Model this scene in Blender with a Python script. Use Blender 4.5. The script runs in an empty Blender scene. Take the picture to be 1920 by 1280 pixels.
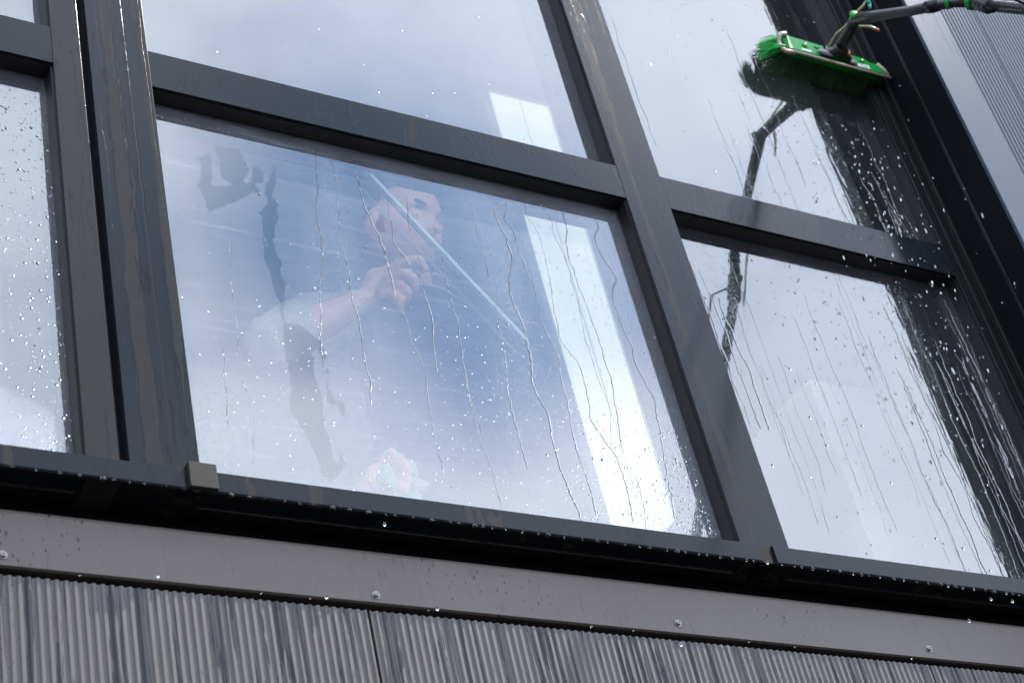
import bpy, bmesh, math, random
import numpy as np
from mathutils import Vector, Matrix
random.seed(7); rng = np.random.default_rng(11)
sc = bpy.context.scene
COL = sc.collection

# ------------------------------------------------------------------ camera
# camera axes in the world: x right, y into the building, z up
R = np.array([[0.85668859, -0.47421423, -0.20299145],
              [0.15753392, 0.6152409, -0.7724388],
              [0.49119012, 0.62976146, 0.60177468]])
FPX = 3521.2                      # focal length in photo pixels (1920 wide)
S = 0.76                          # metres per survey unit
CU = np.array([0.0, -3.149, 1.6])  # camera in survey units
def W(p):                          # survey units -> metres
    return Vector((p[0]*S, p[1]*S, 1.6 + (p[2]-1.6)*S))
def ray(x, y): return R.T @ np.array([(x-960)/FPX, (y-640)/FPX, 1.0])
def un(x, y, dep=0.0):             # the point of the plane y = dep (survey units) seen at x, y
    d = ray(x, y); return CU + d*((dep-CU[1])/d[1])
def Q(x, y, w): return W(un(x, y, 0.057-w))   # w = distance in front of the glass

cam_d = bpy.data.cameras.new("camera"); cam = bpy.data.objects.new("camera", cam_d); COL.objects.link(cam)
M = Matrix(((R[0][0], -R[1][0], -R[2][0]), (R[0][1], -R[1][1], -R[2][1]), (R[0][2], -R[1][2], -R[2][2]))).to_4x4()
M.translation = W(CU); cam.matrix_world = M
cam_d.sensor_width = 36; cam_d.lens = FPX/1920*36; cam_d.clip_start = 0.05; cam_d.clip_end = 500
cam_d.dof.use_dof = True; cam_d.dof.focus_distance = 3.80; cam_d.dof.aperture_fstop = 5.6
sc.camera = cam

# ------------------------------------------------------------------ light
SUN = Vector((0.62, -0.24, 0.82)).normalized()
sd = bpy.data.lights.new("sun", 'SUN'); sd.energy = 5.0; sd.angle = math.radians(0.6); sd.color = (1.0, 0.93, 0.84)
so = bpy.data.objects.new("sun", sd); so.rotation_euler = SUN.to_track_quat('Z', 'Y').to_euler(); so.location = (4, -6, 9); COL.objects.link(so)
sc.view_settings.view_transform = 'Standard'; sc.view_settings.look = 'None'
sc.view_settings.exposure = 1.05; sc.view_settings.gamma = 1.0
world = bpy.data.worlds.new("World"); sc.world = world; world.use_nodes = True
nt = world.node_tree; nt.nodes.clear()
def N(t, typ, **kw):
    n = t.nodes.new(typ)
    for k, v in kw.items():
        if k.startswith('i_'): n.inputs[k[2:].replace('_', ' ')].default_value = v
        else: setattr(n, k, v)
    return n
def math_(t, op, a, b=None, c=None, clamp=False):
    n = t.nodes.new('ShaderNodeMath'); n.operation = op; n.use_clamp = clamp
    for i, v in enumerate((a, b, c)):
        if v is None: continue
        if isinstance(v, (int, float)): n.inputs[i].default_value = v
        else: t.links.new(v, n.inputs[i])
    return n.outputs[0]
def mixc(t, fac, a, b, blend='MIX'):
    n = t.nodes.new('ShaderNodeMix'); n.data_type = 'RGBA'; n.blend_type = blend
    for s, v in ((0, fac), (6, a), (7, b)):
        if isinstance(v, (int, float)): n.inputs[s].default_value = v
        elif isinstance(v, tuple): n.inputs[s].default_value = v if len(v) == 4 else (*v, 1)
        else: t.links.new(v, n.inputs[s])
    return n.outputs[2]
def smooth(t, v, lo, hi):
    n = t.nodes.new('ShaderNodeMapRange'); n.interpolation_type = 'SMOOTHSTEP'
    t.links.new(v, n.inputs[0]); n.inputs[1].default_value = lo; n.inputs[2].default_value = hi
    return n.outputs[0]
tc = N(nt, 'ShaderNodeTexCoord')
sky = N(nt, 'ShaderNodeTexSky', sky_type='NISHITA'); sky.sun_disc = False
sky.sun_elevation = math.asin(SUN.z); sky.sun_rotation = math.atan2(SUN.x, SUN.y)
sky.air_density = 1.0; sky.dust_density = 1.5
ns = N(nt, 'ShaderNodeTexNoise', i_Scale=3.2, i_Detail=7.0, i_Roughness=0.52)
mp = N(nt, 'ShaderNodeMapping'); mp.inputs['Scale'].default_value = (1, 1, 2.2); mp.inputs['Location'].default_value = (3.1, 0.4, 0.0)
nt.links.new(tc.outputs['Generated'], mp.inputs[0]); nt.links.new(mp.outputs[0], ns.inputs['Vector'])
cl = smooth(nt, ns.outputs[0], 0.10, 0.55)
def mirdir(x, y):
    d = ray(x, y); d = np.array([d[0], -d[1], d[2]]); return d/np.linalg.norm(d)
def near(px, py, r0, r1):          # smooth 1 near the mirrored direction of a window point, 0 away from it
    d = mirdir(px, py)
    vm = N(nt, 'ShaderNodeVectorMath', operation='DISTANCE'); nt.links.new(tc.outputs['Generated'], vm.inputs[0]); vm.inputs[1].default_value = tuple(d)
    nz = math_(nt, 'MULTIPLY_ADD', ns.outputs[0], 0.05, vm.outputs['Value'])
    return math_(nt, 'SUBTRACT', 1.0, smooth(nt, nz, r0+0.025, r1+0.025))
gap = math_(nt, 'MAXIMUM', near(640, 420, 0.02, 0.125), near(930, 560, 0.02, 0.12))
gap = math_(nt, 'MULTIPLY', gap, 0.93)
cl = math_(nt, 'MULTIPLY', cl, math_(nt, 'SUBTRACT', 1.0, gap))
ns2 = N(nt, 'ShaderNodeTexNoise', i_Scale=6.0, i_Detail=5.0); nt.links.new(mp.outputs[0], ns2.inputs['Vector'])
ccol = mixc(nt, smooth(nt, ns2.outputs[0], 0.3, 0.7), (14.9, 16.5, 20.4), (17.4, 18.8, 21.8))
skyc = mixc(nt, 1.0, sky.outputs[0], (0.60, 1.12, 1.66), 'MULTIPLY')
out = mixc(nt, cl, skyc, ccol)
bg = N(nt, 'ShaderNodeBackground'); bg.inputs[1].default_value = 0.11; nt.links.new(out, bg.inputs[0])
wo = N(nt, 'ShaderNodeOutputWorld'); nt.links.new(bg.outputs[0], wo.inputs[0])
sc.cycles.max_bounces = 14; sc.cycles.transparent_max_bounces = 24; sc.cycles.transmission_bounces = 12
sc.cycles.glossy_bounces = 6; sc.cycles.diffuse_bounces = 4
sc.cycles.caustics_reflective = False; sc.cycles.caustics_refractive = False
sc.cycles.sample_clamp_indirect = 6; sc.cycles.use_denoising = True

# ------------------------------------------------------------------ materials
def mat(name):
    m = bpy.data.materials.new(name); m.use_nodes = True; t = m.node_tree
    p = t.nodes['Principled BSDF']; return m, t, p
def link(t, a, b): t.links.new(a, b)
def plain(name, col, rough=0.5, metal=0.0, spec=0.5, noise=0.15, nscale=30, bump=0.0, subsurf=0.0, trans=0.0):
    m, t, p = mat(name)
    co = N(t, 'ShaderNodeTexCoord'); n = N(t, 'ShaderNodeTexNoise', i_Scale=nscale, i_Detail=5.0); link(t, co.outputs['Object'], n.inputs['Vector'])
    k = math_(t, 'MULTIPLY_ADD', n.outputs[0], noise*2, 1-noise)
    vm = N(t, 'ShaderNodeVectorMath', operation='SCALE'); vm.inputs[0].default_value = col; link(t, k, vm.inputs['Scale'])
    link(t, vm.outputs[0], p.inputs['Base Color'])
    p.inputs['Roughness'].default_value = rough; p.inputs['Metallic'].default_value = metal; p.inputs['Specular IOR Level'].default_value = spec
    p.inputs['Transmission Weight'].default_value = trans
    if subsurf: p.inputs['Subsurface Weight'].default_value = subsurf; p.inputs['Subsurface Radius'].default_value = (0.01, 0.004, 0.002)
    if bump:
        b = N(t, 'ShaderNodeBump'); b.inputs['Strength'].default_value = bump; b.inputs['Distance'].default_value = 0.002
        link(t, n.outputs[0], b.inputs['Height']); link(t, b.outputs[0], p.inputs['Normal'])
    return m

def wet_metal(name, dry, wet, cover=0.5, sx=14, sz=1.6, beads=0.5, lines=0.5, rdry=0.17, rwet=0.13, seed=0.0, metal=0.0, beadscale=130, sdry=0.055, swet=0.10):
    """Painted metal with films of running water: smooth wet tongues, dark run lines along their rims and scattered beads."""
    m, t, p = mat(name)
    co = N(t, 'ShaderNodeTexCoord')
    mp = N(t, 'ShaderNodeMapping'); mp.inputs['Scale'].default_value = (sx, sx, sz); mp.inputs['Location'].default_value = (seed, seed*.7, seed*1.3)
    link(t, co.outputs['Object'], mp.inputs[0])
    wob = N(t, 'ShaderNodeTexNoise', i_Scale=9.0, i_Detail=3.0); link(t, co.outputs['Object'], wob.inputs['Vector'])
    va = N(t, 'ShaderNodeVectorMath', operation='MULTIPLY_ADD'); link(t, wob.outputs['Color'], va.inputs[0]); va.inputs[1].default_value = (0.6, 0.6, 0.25); link(t, mp.outputs[0], va.inputs[2])
    n1 = N(t, 'ShaderNodeTexNoise', i_Scale=1.0, i_Detail=3.5, i_Roughness=0.55); link(t, va.outputs[0], n1.inputs['Vector'])
    th = 0.5 + (0.5-cover)*0.45
    w = smooth(t, n1.outputs[0], th-0.006, th+0.006)
    rim = math_(t, 'SUBTRACT', 1.0, smooth(t, math_(t, 'ABSOLUTE', math_(t, 'SUBTRACT', n1.outputs[0], th+0.012)), 0.0, 0.016))
    # thin runs: narrow bands of a second stretched noise
    mp2 = N(t, 'ShaderNodeMapping'); mp2.inputs['Scale'].default_value = (sx*1.7, sx*1.7, sz*1.2); mp2.inputs['Location'].default_value = (seed+7, 3, seed)
    link(t, co.outputs['Object'], mp2.inputs[0])
    va2 = N(t, 'ShaderNodeVectorMath', operation='MULTIPLY_ADD'); link(t, wob.outputs['Color'], va2.inputs[0]); va2.inputs[1].default_value = (0.8, 0.8, 0.2); link(t, mp2.outputs[0], va2.inputs[2])
    n2 = N(t, 'ShaderNodeTexNoise', i_Scale=1.0, i_Detail=1.5); link(t, va2.outputs[0], n2.inputs['Vector'])
    run = math_(t, 'SUBTRACT', 1.0, smooth(t, math_(t, 'ABSOLUTE', math_(t, 'SUBTRACT', n2.outputs[0], 0.52)), 0.002, 0.011))
    run = math_(t, 'MULTIPLY', math_(t, 'MAXIMUM', run, math_(t, 'MULTIPLY', rim, 0.7)), lines)
    # beads
    vo = N(t, 'ShaderNodeTexVoronoi', i_Scale=beadscale, i_Randomness=1.0); mpb = N(t, 'ShaderNodeMapping'); mpb.inputs['Scale'].default_value = (1, 1, 0.55)
    link(t, co.outputs['Object'], mpb.inputs[0]); link(t, mpb.outputs[0], vo.inputs['Vector'])
    bm_ = N(t, 'ShaderNodeTexNoise', i_Scale=3.5, i_Detail=2.0); link(t, co.outputs['Object'], bm_.inputs['Vector'])
    sep = N(t, 'ShaderNodeSeparateColor'); link(t, vo.outputs['Color'], sep.inputs[0])
    rad = math_(t, 'MULTIPLY', math_(t, 'MULTIPLY', sep.outputs[0], 0.34), smooth(t, bm_.outputs[0], 0.42, 0.62))
    bd = math_(t, 'SUBTRACT', 1.0, smooth(t, math_(t, 'SUBTRACT', vo.outputs['Distance'], rad), -0.08, 0.0))
    bd = math_(t, 'MULTIPLY', math_(t, 'MULTIPLY', bd, beads), math_(t, 'SUBTRACT', 1.0, math_(t, 'MULTIPLY', w, 0.7)))
    nf = N(t, 'ShaderNodeTexNoise', i_Scale=260.0, i_Detail=2.0); link(t, co.outputs['Object'], nf.inputs['Vector'])
    nl = N(t, 'ShaderNodeTexNoise', i_Scale=2.2, i_Detail=4.0); link(t, co.outputs['Object'], nl.inputs['Vector'])
    c = mixc(t, w, dry, wet)
    k = math_(t, 'MULTIPLY_ADD', nl.outputs[0], 0.35, 0.82)
    k = math_(t, 'MULTIPLY', k, math_(t, 'MULTIPLY_ADD', nf.outputs[0], 0.16, 0.92))
    k = math_(t, 'MULTIPLY', k, math_(t, 'MULTIPLY_ADD', run, -0.6, 1.0))
    k = math_(t, 'MULTIPLY', k, math_(t, 'MULTIPLY_ADD', bd, -0.55, 1.0))
    vm = N(t, 'ShaderNodeVectorMath', operation='SCALE'); link(t, c, vm.inputs[0]); link(t, k, vm.inputs['Scale'])
    link(t, vm.outputs[0], p.inputs['Base Color'])
    ro = N(t, 'ShaderNodeMapRange'); link(t, w, ro.inputs[0]); ro.inputs[3].default_value = rdry; ro.inputs[4].default_value = rwet
    r2 = math_(t, 'MULTIPLY', ro.outputs[0], math_(t, 'MULTIPLY_ADD', bd, -0.7, 1.0))
    link(t, r2, p.inputs['Roughness'])
    sp = N(t, 'ShaderNodeMapRange'); link(t, w, sp.inputs[0]); sp.inputs[3].default_value = sdry; sp.inputs[4].default_value = swet; link(t, sp.outputs[0], p.inputs['Specular IOR Level'])
    p.inputs['Metallic'].default_value = metal
    h = math_(t, 'ADD', math_(t, 'MULTIPLY', bd, 1.0), math_(t, 'MULTIPLY', run, 0.5))
    b = N(t, 'ShaderNodeBump'); b.inputs['Strength'].default_value = 0.35; b.inputs['Distance'].default_value = 0.0006
    link(t, h, b.inputs['Height']); link(t, b.outputs[0], p.inputs['Normal'])
    return m

m_frame = wet_metal('grey_wet_frame', (0.021, 0.0208, 0.0205), (0.008, 0.010, 0.012), cover=0.60, sx=36, sz=0.40, lines=0.9)
m_frame2 = wet_metal('grey_beaded_frame', (0.022, 0.022, 0.022), (0.009, 0.011, 0.013), cover=0.15, sx=30, sz=0.9, beads=0.9, seed=4.0)
m_transom = wet_metal('grey_wet_transom', (0.016, 0.0155, 0.015), (0.008, 0.010, 0.012), cover=0.88, sx=14, sz=2.5, lines=0.5, seed=9.0, beads=0.35)
m_sill = wet_metal('grey_wet_sill', (0.024, 0.023, 0.022), (0.008, 0.010, 0.012), cover=0.78, sx=16, sz=4, lines=0.4, seed=2.0, beads=0.3)
m_fascia = wet_metal('grey_fascia', (0.074, 0.063, 0.056), (0.04, 0.05, 0.055), cover=-0.6, sx=30, sz=2.0, beads=1.3, lines=0.35, rdry=0.42, metal=0.06, sdry=0.20, seed=1.0, beadscale=110)
m_clad = wet_metal('grey_ribbed_cladding', (0.066, 0.062, 0.059), (0.032, 0.033, 0.036), cover=0.34, sx=66, sz=1.8, beads=1.0, lines=0.7, rdry=0.42, rwet=0.25, metal=0.0, sdry=0.2, seed=6.0)
m_side = wet_metal('pale_side_cladding', (0.040, 0.050, 0.068), (0.032, 0.042, 0.058), cover=0.5, sx=30, sz=0.7, beads=0.3, lines=0.35, rdry=0.22, rwet=0.18, metal=0.0, sdry=.06, swet=.09, seed=12.0)
m_cover = plain('joint_cover_paint', (0.016, 0.0145, 0.010), 0.30, spec=.15, noise=0.25, nscale=40)
m_rubber_shade = plain('black_rubber_shade', (0.004, 0.004, 0.005), 0.5, spec=0.25)  # rubber seals, and the black that paints shade into the pane reveals
m_black = plain('black_membrane_shade', (0.0015, 0.002, 0.003), 0.6, spec=0.05, nscale=12, bump=0.2)  # membrane, and the black put in for shadow under the sill
m_trim = plain('black_trim', (0.004, 0.0045, 0.005), 0.35, spec=0.2)
m_steel = plain('screw_steel', (0.18, 0.17, 0.16), 0.35, metal=0.8)
m_ground = plain('asphalt', (0.05, 0.05, 0.05), 0.9, nscale=8, bump=0.3)
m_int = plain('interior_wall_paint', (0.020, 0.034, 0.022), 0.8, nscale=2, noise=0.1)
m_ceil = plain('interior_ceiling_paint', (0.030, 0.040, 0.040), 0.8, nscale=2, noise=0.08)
m_slot = bpy.data.materials.new('frosted_slot_glass'); m_slot.use_nodes = True; _t = m_slot.node_tree; _t.nodes.clear()
_o = N(_t, 'ShaderNodeOutputMaterial'); _b = N(_t, 'ShaderNodeBsdfTransparent'); _b.inputs[0].default_value = (0.185, 0.185, 0.145, 1); link(_t, _b.outputs[0], _o.inputs[0])
m_white = plain('white_reveal_paint', (0.75, 0.78, 0.74), 0.6, nscale=4, noise=0.06)

def glass_mat(name, refl, tint, film=False):
    m = bpy.data.materials.new(name); m.use_nodes = True; t = m.node_tree; t.nodes.clear()
    o = N(t, 'ShaderNodeOutputMaterial'); tr = N(t, 'ShaderNodeBsdfTransparent'); tr.inputs[0].default_value = (*tint, 1)
    gl = N(t, 'ShaderNodeBsdfGlossy'); gl.inputs['Roughness'].default_value = 0.0
    co = N(t, 'ShaderNodeTexCoord')
    mix = N(t, 'ShaderNodeMixShader'); lw = N(t, 'ShaderNodeFresnel'); lw.inputs[0].default_value = 1.5
    fac = math_(t, 'ADD', lw.outputs[0], refl, clamp=True)
    last = mix.outputs[0]
    if film:
        mp = N(t, 'ShaderNodeMapping'); mp.inputs['Scale'].default_value = (3.0, 3.0, 0.8); link(t, co.outputs['Object'], mp.inputs[0])
        n = N(t, 'ShaderNodeTexNoise', i_Scale=2.0, i_Detail=4.0); link(t, mp.outputs[0], n.inputs['Vector'])
        # streaks left by the brush: fine, nearly horizontal sweeps
        mp3 = N(t, 'ShaderNodeMapping'); mp3.inputs['Scale'].default_value = (2.0, 2.0, 60.0); mp3.inputs['Rotation'].default_value = (0, 0.10, 0); link(t, co.outputs['Object'], mp3.inputs[0])
        n3 = N(t, 'ShaderNodeTexNoise', i_Scale=2.5, i_Detail=4.0); link(t, mp3.outputs[0], n3.inputs['Vector'])
        nb = N(t, 'ShaderNodeTexNoise', i_Scale=14.0, i_Detail=6.0, i_Roughness=0.6)
        mpb = N(t, 'ShaderNodeMapping'); mpb.inputs['Scale'].default_value = (1, 1, 0.7); link(t, co.outputs['Object'], mpb.inputs[0]); link(t, mpb.outputs[0], nb.inputs['Vector'])
        at = N(t, 'ShaderNodeAttribute', attribute_name='clear')   # metres to the edge of a rinsed patch, negative inside
        e = math_(t, 'ADD', at.outputs['Fac'], math_(t, 'MULTIPLY', math_(t, 'SUBTRACT', nb.outputs[0], 0.5), 0.085))
        keep = smooth(t, e, -0.001, 0.001)
        f = math_(t, 'MULTIPLY_ADD', n.outputs[0], 0.05, 0.008)
        f = math_(t, 'ADD', f, math_(t, 'MULTIPLY', smooth(t, n3.outputs[0], 0.5, 0.8), 0.025))
        f = math_(t, 'MULTIPLY', f, math_(t, 'MULTIPLY_ADD', keep, 0.80, 0.20))
        at2 = N(t, 'ShaderNodeAttribute', attribute_name='soap')
        f = math_(t, 'MULTIPLY', f, at2.outputs['Fac'])
        df = N(t, 'ShaderNodeBsdfDiffuse'); df.inputs[0].default_value = (0.80, 0.84, 0.95, 1)
        m2 = N(t, 'ShaderNodeMixShader'); link(t, f, m2.inputs[0]); link(t, mix.outputs[0], m2.inputs[1]); link(t, df.outputs[0], m2.inputs[2]); last = m2.outputs[0]
        # a film of water makes the mirror image ripple a little
        mpw = N(t, 'ShaderNodeMapping'); mpw.inputs['Scale'].default_value = (22, 22, 3); link(t, co.outputs['Object'], mpw.inputs[0])
        nw = N(t, 'ShaderNodeTexNoise', i_Scale=1.0, i_Detail=3.0); link(t, mpw.outputs[0], nw.inputs['Vector'])
        at3 = N(t, 'ShaderNodeAttribute', attribute_name='flow')
        vo = N(t, 'ShaderNodeTexVoronoi', i_Scale=420.0); mpv = N(t, 'ShaderNodeMapping'); mpv.inputs['Scale'].default_value = (1, 1, .6); link(t, co.outputs['Object'], mpv.inputs[0]); link(t, mpv.outputs[0], vo.inputs['Vector'])
        sp_ = N(t, 'ShaderNodeSeparateColor'); link(t, vo.outputs['Color'], sp_.inputs[0])
        dot = math_(t, 'MULTIPLY', math_(t, 'SUBTRACT', 1.0, smooth(t, vo.outputs['Distance'], 0.05, 0.5)), math_(t, 'GREATER_THAN', sp_.outputs[0], 0.55))
        dot = math_(t, 'MULTIPLY', dot, math_(t, 'MULTIPLY', smooth(t, n.outputs[0], 0.35, 0.65), keep))
        hh = math_(t, 'MULTIPLY', nw.outputs[0], math_(t, 'ADD', at3.outputs['Fac'], 0.03))
        hh = math_(t, 'MULTIPLY_ADD', dot, 0.045, hh)
        b = N(t, 'ShaderNodeBump'); b.inputs['Strength'].default_value = 1.0; b.inputs['Distance'].default_value = 0.0016
        link(t, hh, b.inputs['Height']); link(t, b.outputs[0], gl.inputs['Normal'])
    link(t, fac, mix.inputs[0]); link(t, tr.outputs[0], mix.inputs[1]); link(t, gl.outputs[0], mix.inputs[2]); link(t, last, o.inputs[0])
    return m
m_gl_out = glass_mat('coated_glass', 0.115, (0.97, 0.97, 0.93), film=True)
m_gl_in = glass_mat('inner_glass', 0.16, (0.97, 0.97, 0.93))
def water_mat(name, rough=0.02):
    m, t, p = mat(name)
    p.inputs['Base Color'].default_value = (1, 1, 1, 1); p.inputs['Transmission Weight'].default_value = 1.0
    p.inputs['IOR'].default_value = 1.33; p.inputs['Roughness'].default_value = rough
    n = N(t, 'ShaderNodeTexNoise', i_Scale=300.0); co = N(t, 'ShaderNodeTexCoord'); link(t, co.outputs['Object'], n.inputs['Vector'])
    b = N(t, 'ShaderNodeBump'); b.inputs['Strength'].default_value = 0.15; b.inputs['Distance'].default_value = 0.001; link(t, n.outputs[0], b.inputs['Height']); link(t, b.outputs[0], p.inputs['Normal'])
    return m
m_water = water_mat('water')

# ------------------------------------------------------------------ mesh helpers
class MB:
    def __init__(s): s.v = []; s.f = []; s.m = []
    def add(s, vs, fs, mi=0):
        o = len(s.v); s.v += [tuple(v) for v in vs]; s.f += [tuple(i+o for i in f) for f in fs]; s.m += [mi]*len(fs)
    def box(s, a, b, mi=0, bev=0.0):      # corners in survey units, optional bevel (metres)
        a = W(a); b = W(b); s.boxm(a, b, mi, bev)
    def boxm(s, a, b, mi=0, bev=0.0):
        lo = [min(a[i], b[i]) for i in range(3)]; hi = [max(a[i], b[i]) for i in range(3)]
        if not bev:
            vs = [(x, y, z) for x in (lo[0], hi[0]) for y in (lo[1], hi[1]) for z in (lo[2], hi[2])]
            s.add(vs, [(0, 1, 3, 2), (4, 6, 7, 5), (0, 4, 5, 1), (2, 3, 7, 6), (0, 2, 6, 4), (1, 5, 7, 3)], mi); return
        bm = bmesh.new(); bmesh.ops.create_cube(bm, size=1)
        for v in bm.verts: v.co = Vector([lo[i]+(v.co[i]+.5)*(hi[i]-lo[i]) for i in range(3)])
        bmesh.ops.bevel(bm, geom=bm.edges[:], offset=bev, segments=2, affect='EDGES', profile=0.5)
        s.addbm(bm, mi)
    def addbm(s, bm, mi=0):
        bm.verts.index_update(); s.add([v.co[:] for v in bm.verts], [[v.index for v in f.verts] for f in bm.faces], mi); bm.free()
    def tube(s, pts, rad, n=12, mi=0, cap=True, flat=1.0):
        pts = [Vector(p) for p in pts]; k = len(pts)
        rad = [rad]*k if isinstance(rad, (int, float)) else rad
        up = None; rings = []
        for i, p in enumerate(pts):
            t = (pts[min(i+1, k-1)]-pts[max(i-1, 0)]).normalized()
            if up is None: up = t.orthogonal().normalized()
            up = (up-t*up.dot(t)).normalized(); sd_ = t.cross(up)
            rings.append([p+(up*math.cos(a)+sd_*math.sin(a)*flat)*rad[i] for a in [2*math.pi*j/n for j in range(n)]])
        vs = [v for r in rings for v in r]; fs = []
        for i in range(k-1):
            for j in range(n): fs.append((i*n+j, i*n+(j+1) % n, (i+1)*n+(j+1) % n, (i+1)*n+j))
        if cap: fs += [tuple(range(n))[::-1], tuple((k-1)*n+j for j in range(n))]
        s.add(vs, fs, mi)
    def ball(s, c, r, seg=12, rings=8, mi=0, rot=None):
        r = (r, r, r) if isinstance(r, (int, float)) else r
        vs = [(0, 0, 1)]+[(math.sin(math.pi*i/rings)*math.cos(2*math.pi*j/seg), math.sin(math.pi*i/rings)*math.sin(2*math.pi*j/seg), math.cos(math.pi*i/rings)) for i in range(1, rings) for j in range(seg)]+[(0, 0, -1)]
        fs = [(0, 1+j, 1+(j+1) % seg) for j in range(seg)]
        for i in range(rings-2):
            for j in range(seg): fs.append((1+i*seg+j, 1+(i+1)*seg+j, 1+(i+1)*seg+(j+1) % seg, 1+i*seg+(j+1) % seg))
        e = len(vs)-1; fs += [(e, 1+(rings-2)*seg+(j+1) % seg, 1+(rings-2)*seg+j) for j in range(seg)]
        out_ = []
        for v in vs:
            p = Vector((v[0]*r[0], v[1]*r[1], v[2]*r[2]))
            if rot is not None: p = rot @ p
            out_.append(p+Vector(c))
        s.add(out_, fs, mi)
    def build(s, name, mats, parent=None, smooth_=False):
        me = bpy.data.meshes.new(name); me.from_pydata(s.v, [], s.f)
        mats = mats if isinstance(mats, (list, tuple)) else [mats]
        for m in mats: me.materials.append(m)
        if len(mats) > 1: me.polygons.foreach_set('material_index', s.m)
        if smooth_: me.polygons.foreach_set('use_smooth', [True]*len(me.polygons))
        me.update(); o = bpy.data.objects.new(name, me); COL.objects.link(o)
        if parent is not None:
            o.parent = parent; q = parent; off = Vector((0, 0, 0))
            while q is not None: off += q.location; q = q.parent
            o.location = -off
        return o
def tag(o, label=None, cat=None, group=None, kind=None):
    for k, v in (('label', label), ('category', cat), ('group', group), ('kind', kind)):
        if v: o[k] = v
    return o
def thing(name, loc, label, cat, group=None):
    o = bpy.data.objects.new(name, None); o.location = loc; o.empty_display_size = 0.1; COL.objects.link(o)
    return tag(o, label, cat, group)
bpy.context.view_layer.update()

# ------------------------------------------------------------------ ground and room
g = MB(); g.add([(-200, -200, 0), (200, -200, 0), (200, 200, 0), (-200, 200, 0)], [(0, 1, 2, 3)]); tag(g.build('ground', m_ground), kind='structure')
GY = 0.057; GI = GY+0.030          # outer and inner pane
XL, XR, ZT = -1.2, 4.45, 8.9
BW = 2.2                            # the room's back wall
XF = 9.6; ZF = 3.22; ZC = 9.6
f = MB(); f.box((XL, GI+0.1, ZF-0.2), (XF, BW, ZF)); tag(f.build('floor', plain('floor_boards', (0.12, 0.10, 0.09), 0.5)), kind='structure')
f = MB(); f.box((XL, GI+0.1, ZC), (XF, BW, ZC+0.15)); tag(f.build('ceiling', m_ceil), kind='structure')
# back wall with two tall slots that show the bright sky
def slots():
    a0 = un(920, 172, BW); a1 = un(1020, 172, BW); a2 = un(1130, 985, BW)
    b0 = un(1515, 710, BW); b1 = un(1640, 735, BW)
    return (a0[0]-.01, a1[0]+.01, a0[2]+.02), (b0[0]-.02, b1[0], b0[2])
sA, sB = slots()
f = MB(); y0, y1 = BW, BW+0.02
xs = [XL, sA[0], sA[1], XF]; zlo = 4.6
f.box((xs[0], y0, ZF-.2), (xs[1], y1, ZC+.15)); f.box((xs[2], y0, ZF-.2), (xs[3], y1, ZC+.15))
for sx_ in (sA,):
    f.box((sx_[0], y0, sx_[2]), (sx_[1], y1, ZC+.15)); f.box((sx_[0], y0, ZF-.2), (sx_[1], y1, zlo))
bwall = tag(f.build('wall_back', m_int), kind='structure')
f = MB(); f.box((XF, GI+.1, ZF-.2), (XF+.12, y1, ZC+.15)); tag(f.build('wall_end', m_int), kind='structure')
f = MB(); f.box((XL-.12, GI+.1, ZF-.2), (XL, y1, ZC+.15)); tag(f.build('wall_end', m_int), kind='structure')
for nm, sx_, lab in (('slot_window', sA, 'tall bright slot window in the room, a white strip behind the standing person'),):
    t_ = thing(nm, W((sx_[0], y0, zlo)), lab, 'window')
    m_ = MB(); e = 0.004
    for (a, b) in (((sx_[0], sx_[2]-e), (sx_[1], sx_[2])), ((sx_[0], zlo), (sx_[1], zlo+e)), ((sx_[0], zlo+e), (sx_[0]+e, sx_[2]-e)), ((sx_[1]-e, zlo+e), (sx_[1], sx_[2]-e))):
        m_.box((a[0], y0+.004, a[1]), (b[0], y1-.004, b[1]))
    m_.build('frame', m_white, t_)
    m_ = MB(); c_ = (sx_[0]+sx_[1])/2; m_.box((c_-.002, y0+.003, zlo+e), (c_+.002, y0+.009, sx_[2]-e)); m_.build('glazing_bar', m_white, t_)
    m_ = MB(); m_.add([W((sx_[0]+e, y0+.012, zlo+e)), W((sx_[1]-e, y0+.012, zlo+e)), W((sx_[1]-e, y0+.012, sx_[2]-e)), W((sx_[0]+e, y0+.012, sx_[2]-e))], [(0, 1, 2, 3)]); m_.build('pane', m_slot, t_)

pb = 0.9; c0 = un(1515, 710, pb); c1 = un(1700, 755, pb)
f = MB(); f.box((c0[0], pb, ZF), (c1[0], BW, c0[2]), 0, .003); tag(f.build('partition', plain('white_partition_paint', (0.8, 0.82, 0.80), 0.6, nscale=3, noise=.05)), 'pale white partition block inside, seen faintly through the lower brushed pane', 'partition')

# ------------------------------------------------------------------ window wall
ww = thing('window_wall', W((2.3, 0, 4.0)), 'dark grey metal framed window wall with large wet panes above the ribbed cladding', 'window wall')
def bar(name, a, b, m=m_frame, parent=ww, label=None):
    q = MB(); q.box(a, b, 0, 0.0007); o = q.build(name, m, parent)
    if label: o['label'] = label
    return o
ZS = 3.98                          # behind the sill's top edge
bar('mullion', (1.245, 0, ZS), (1.321, 0.16, ZT), m_frame2, label='narrow beaded mullion beside the black joint')
q = MB(); q.box((1.321, 0.045, ZS), (1.343, 0.16, ZT)); q.build('joint_seal', m_rubber_shade, ww)
q = MB(); q.box((1.343, -0.003, ZS), (1.447, 0.16, ZT), 0, 0.0006); q.box((1.447, 0, ZS), (1.510, 0.158, ZT), 0, 0.0006); tag(q.build('mullion', m_frame, ww), 'wide mullion with wet tongues of water')
bar('mullion', (3.022, 0, ZS), (3.186, 0.16, ZT), m_frame, label='sloping mullion between the big pane and the brushed panes')
bar('mullion', (4.372, 0.002, ZS), (4.405, 0.16, ZT), m_trim, label='thin black end mullion')
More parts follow.
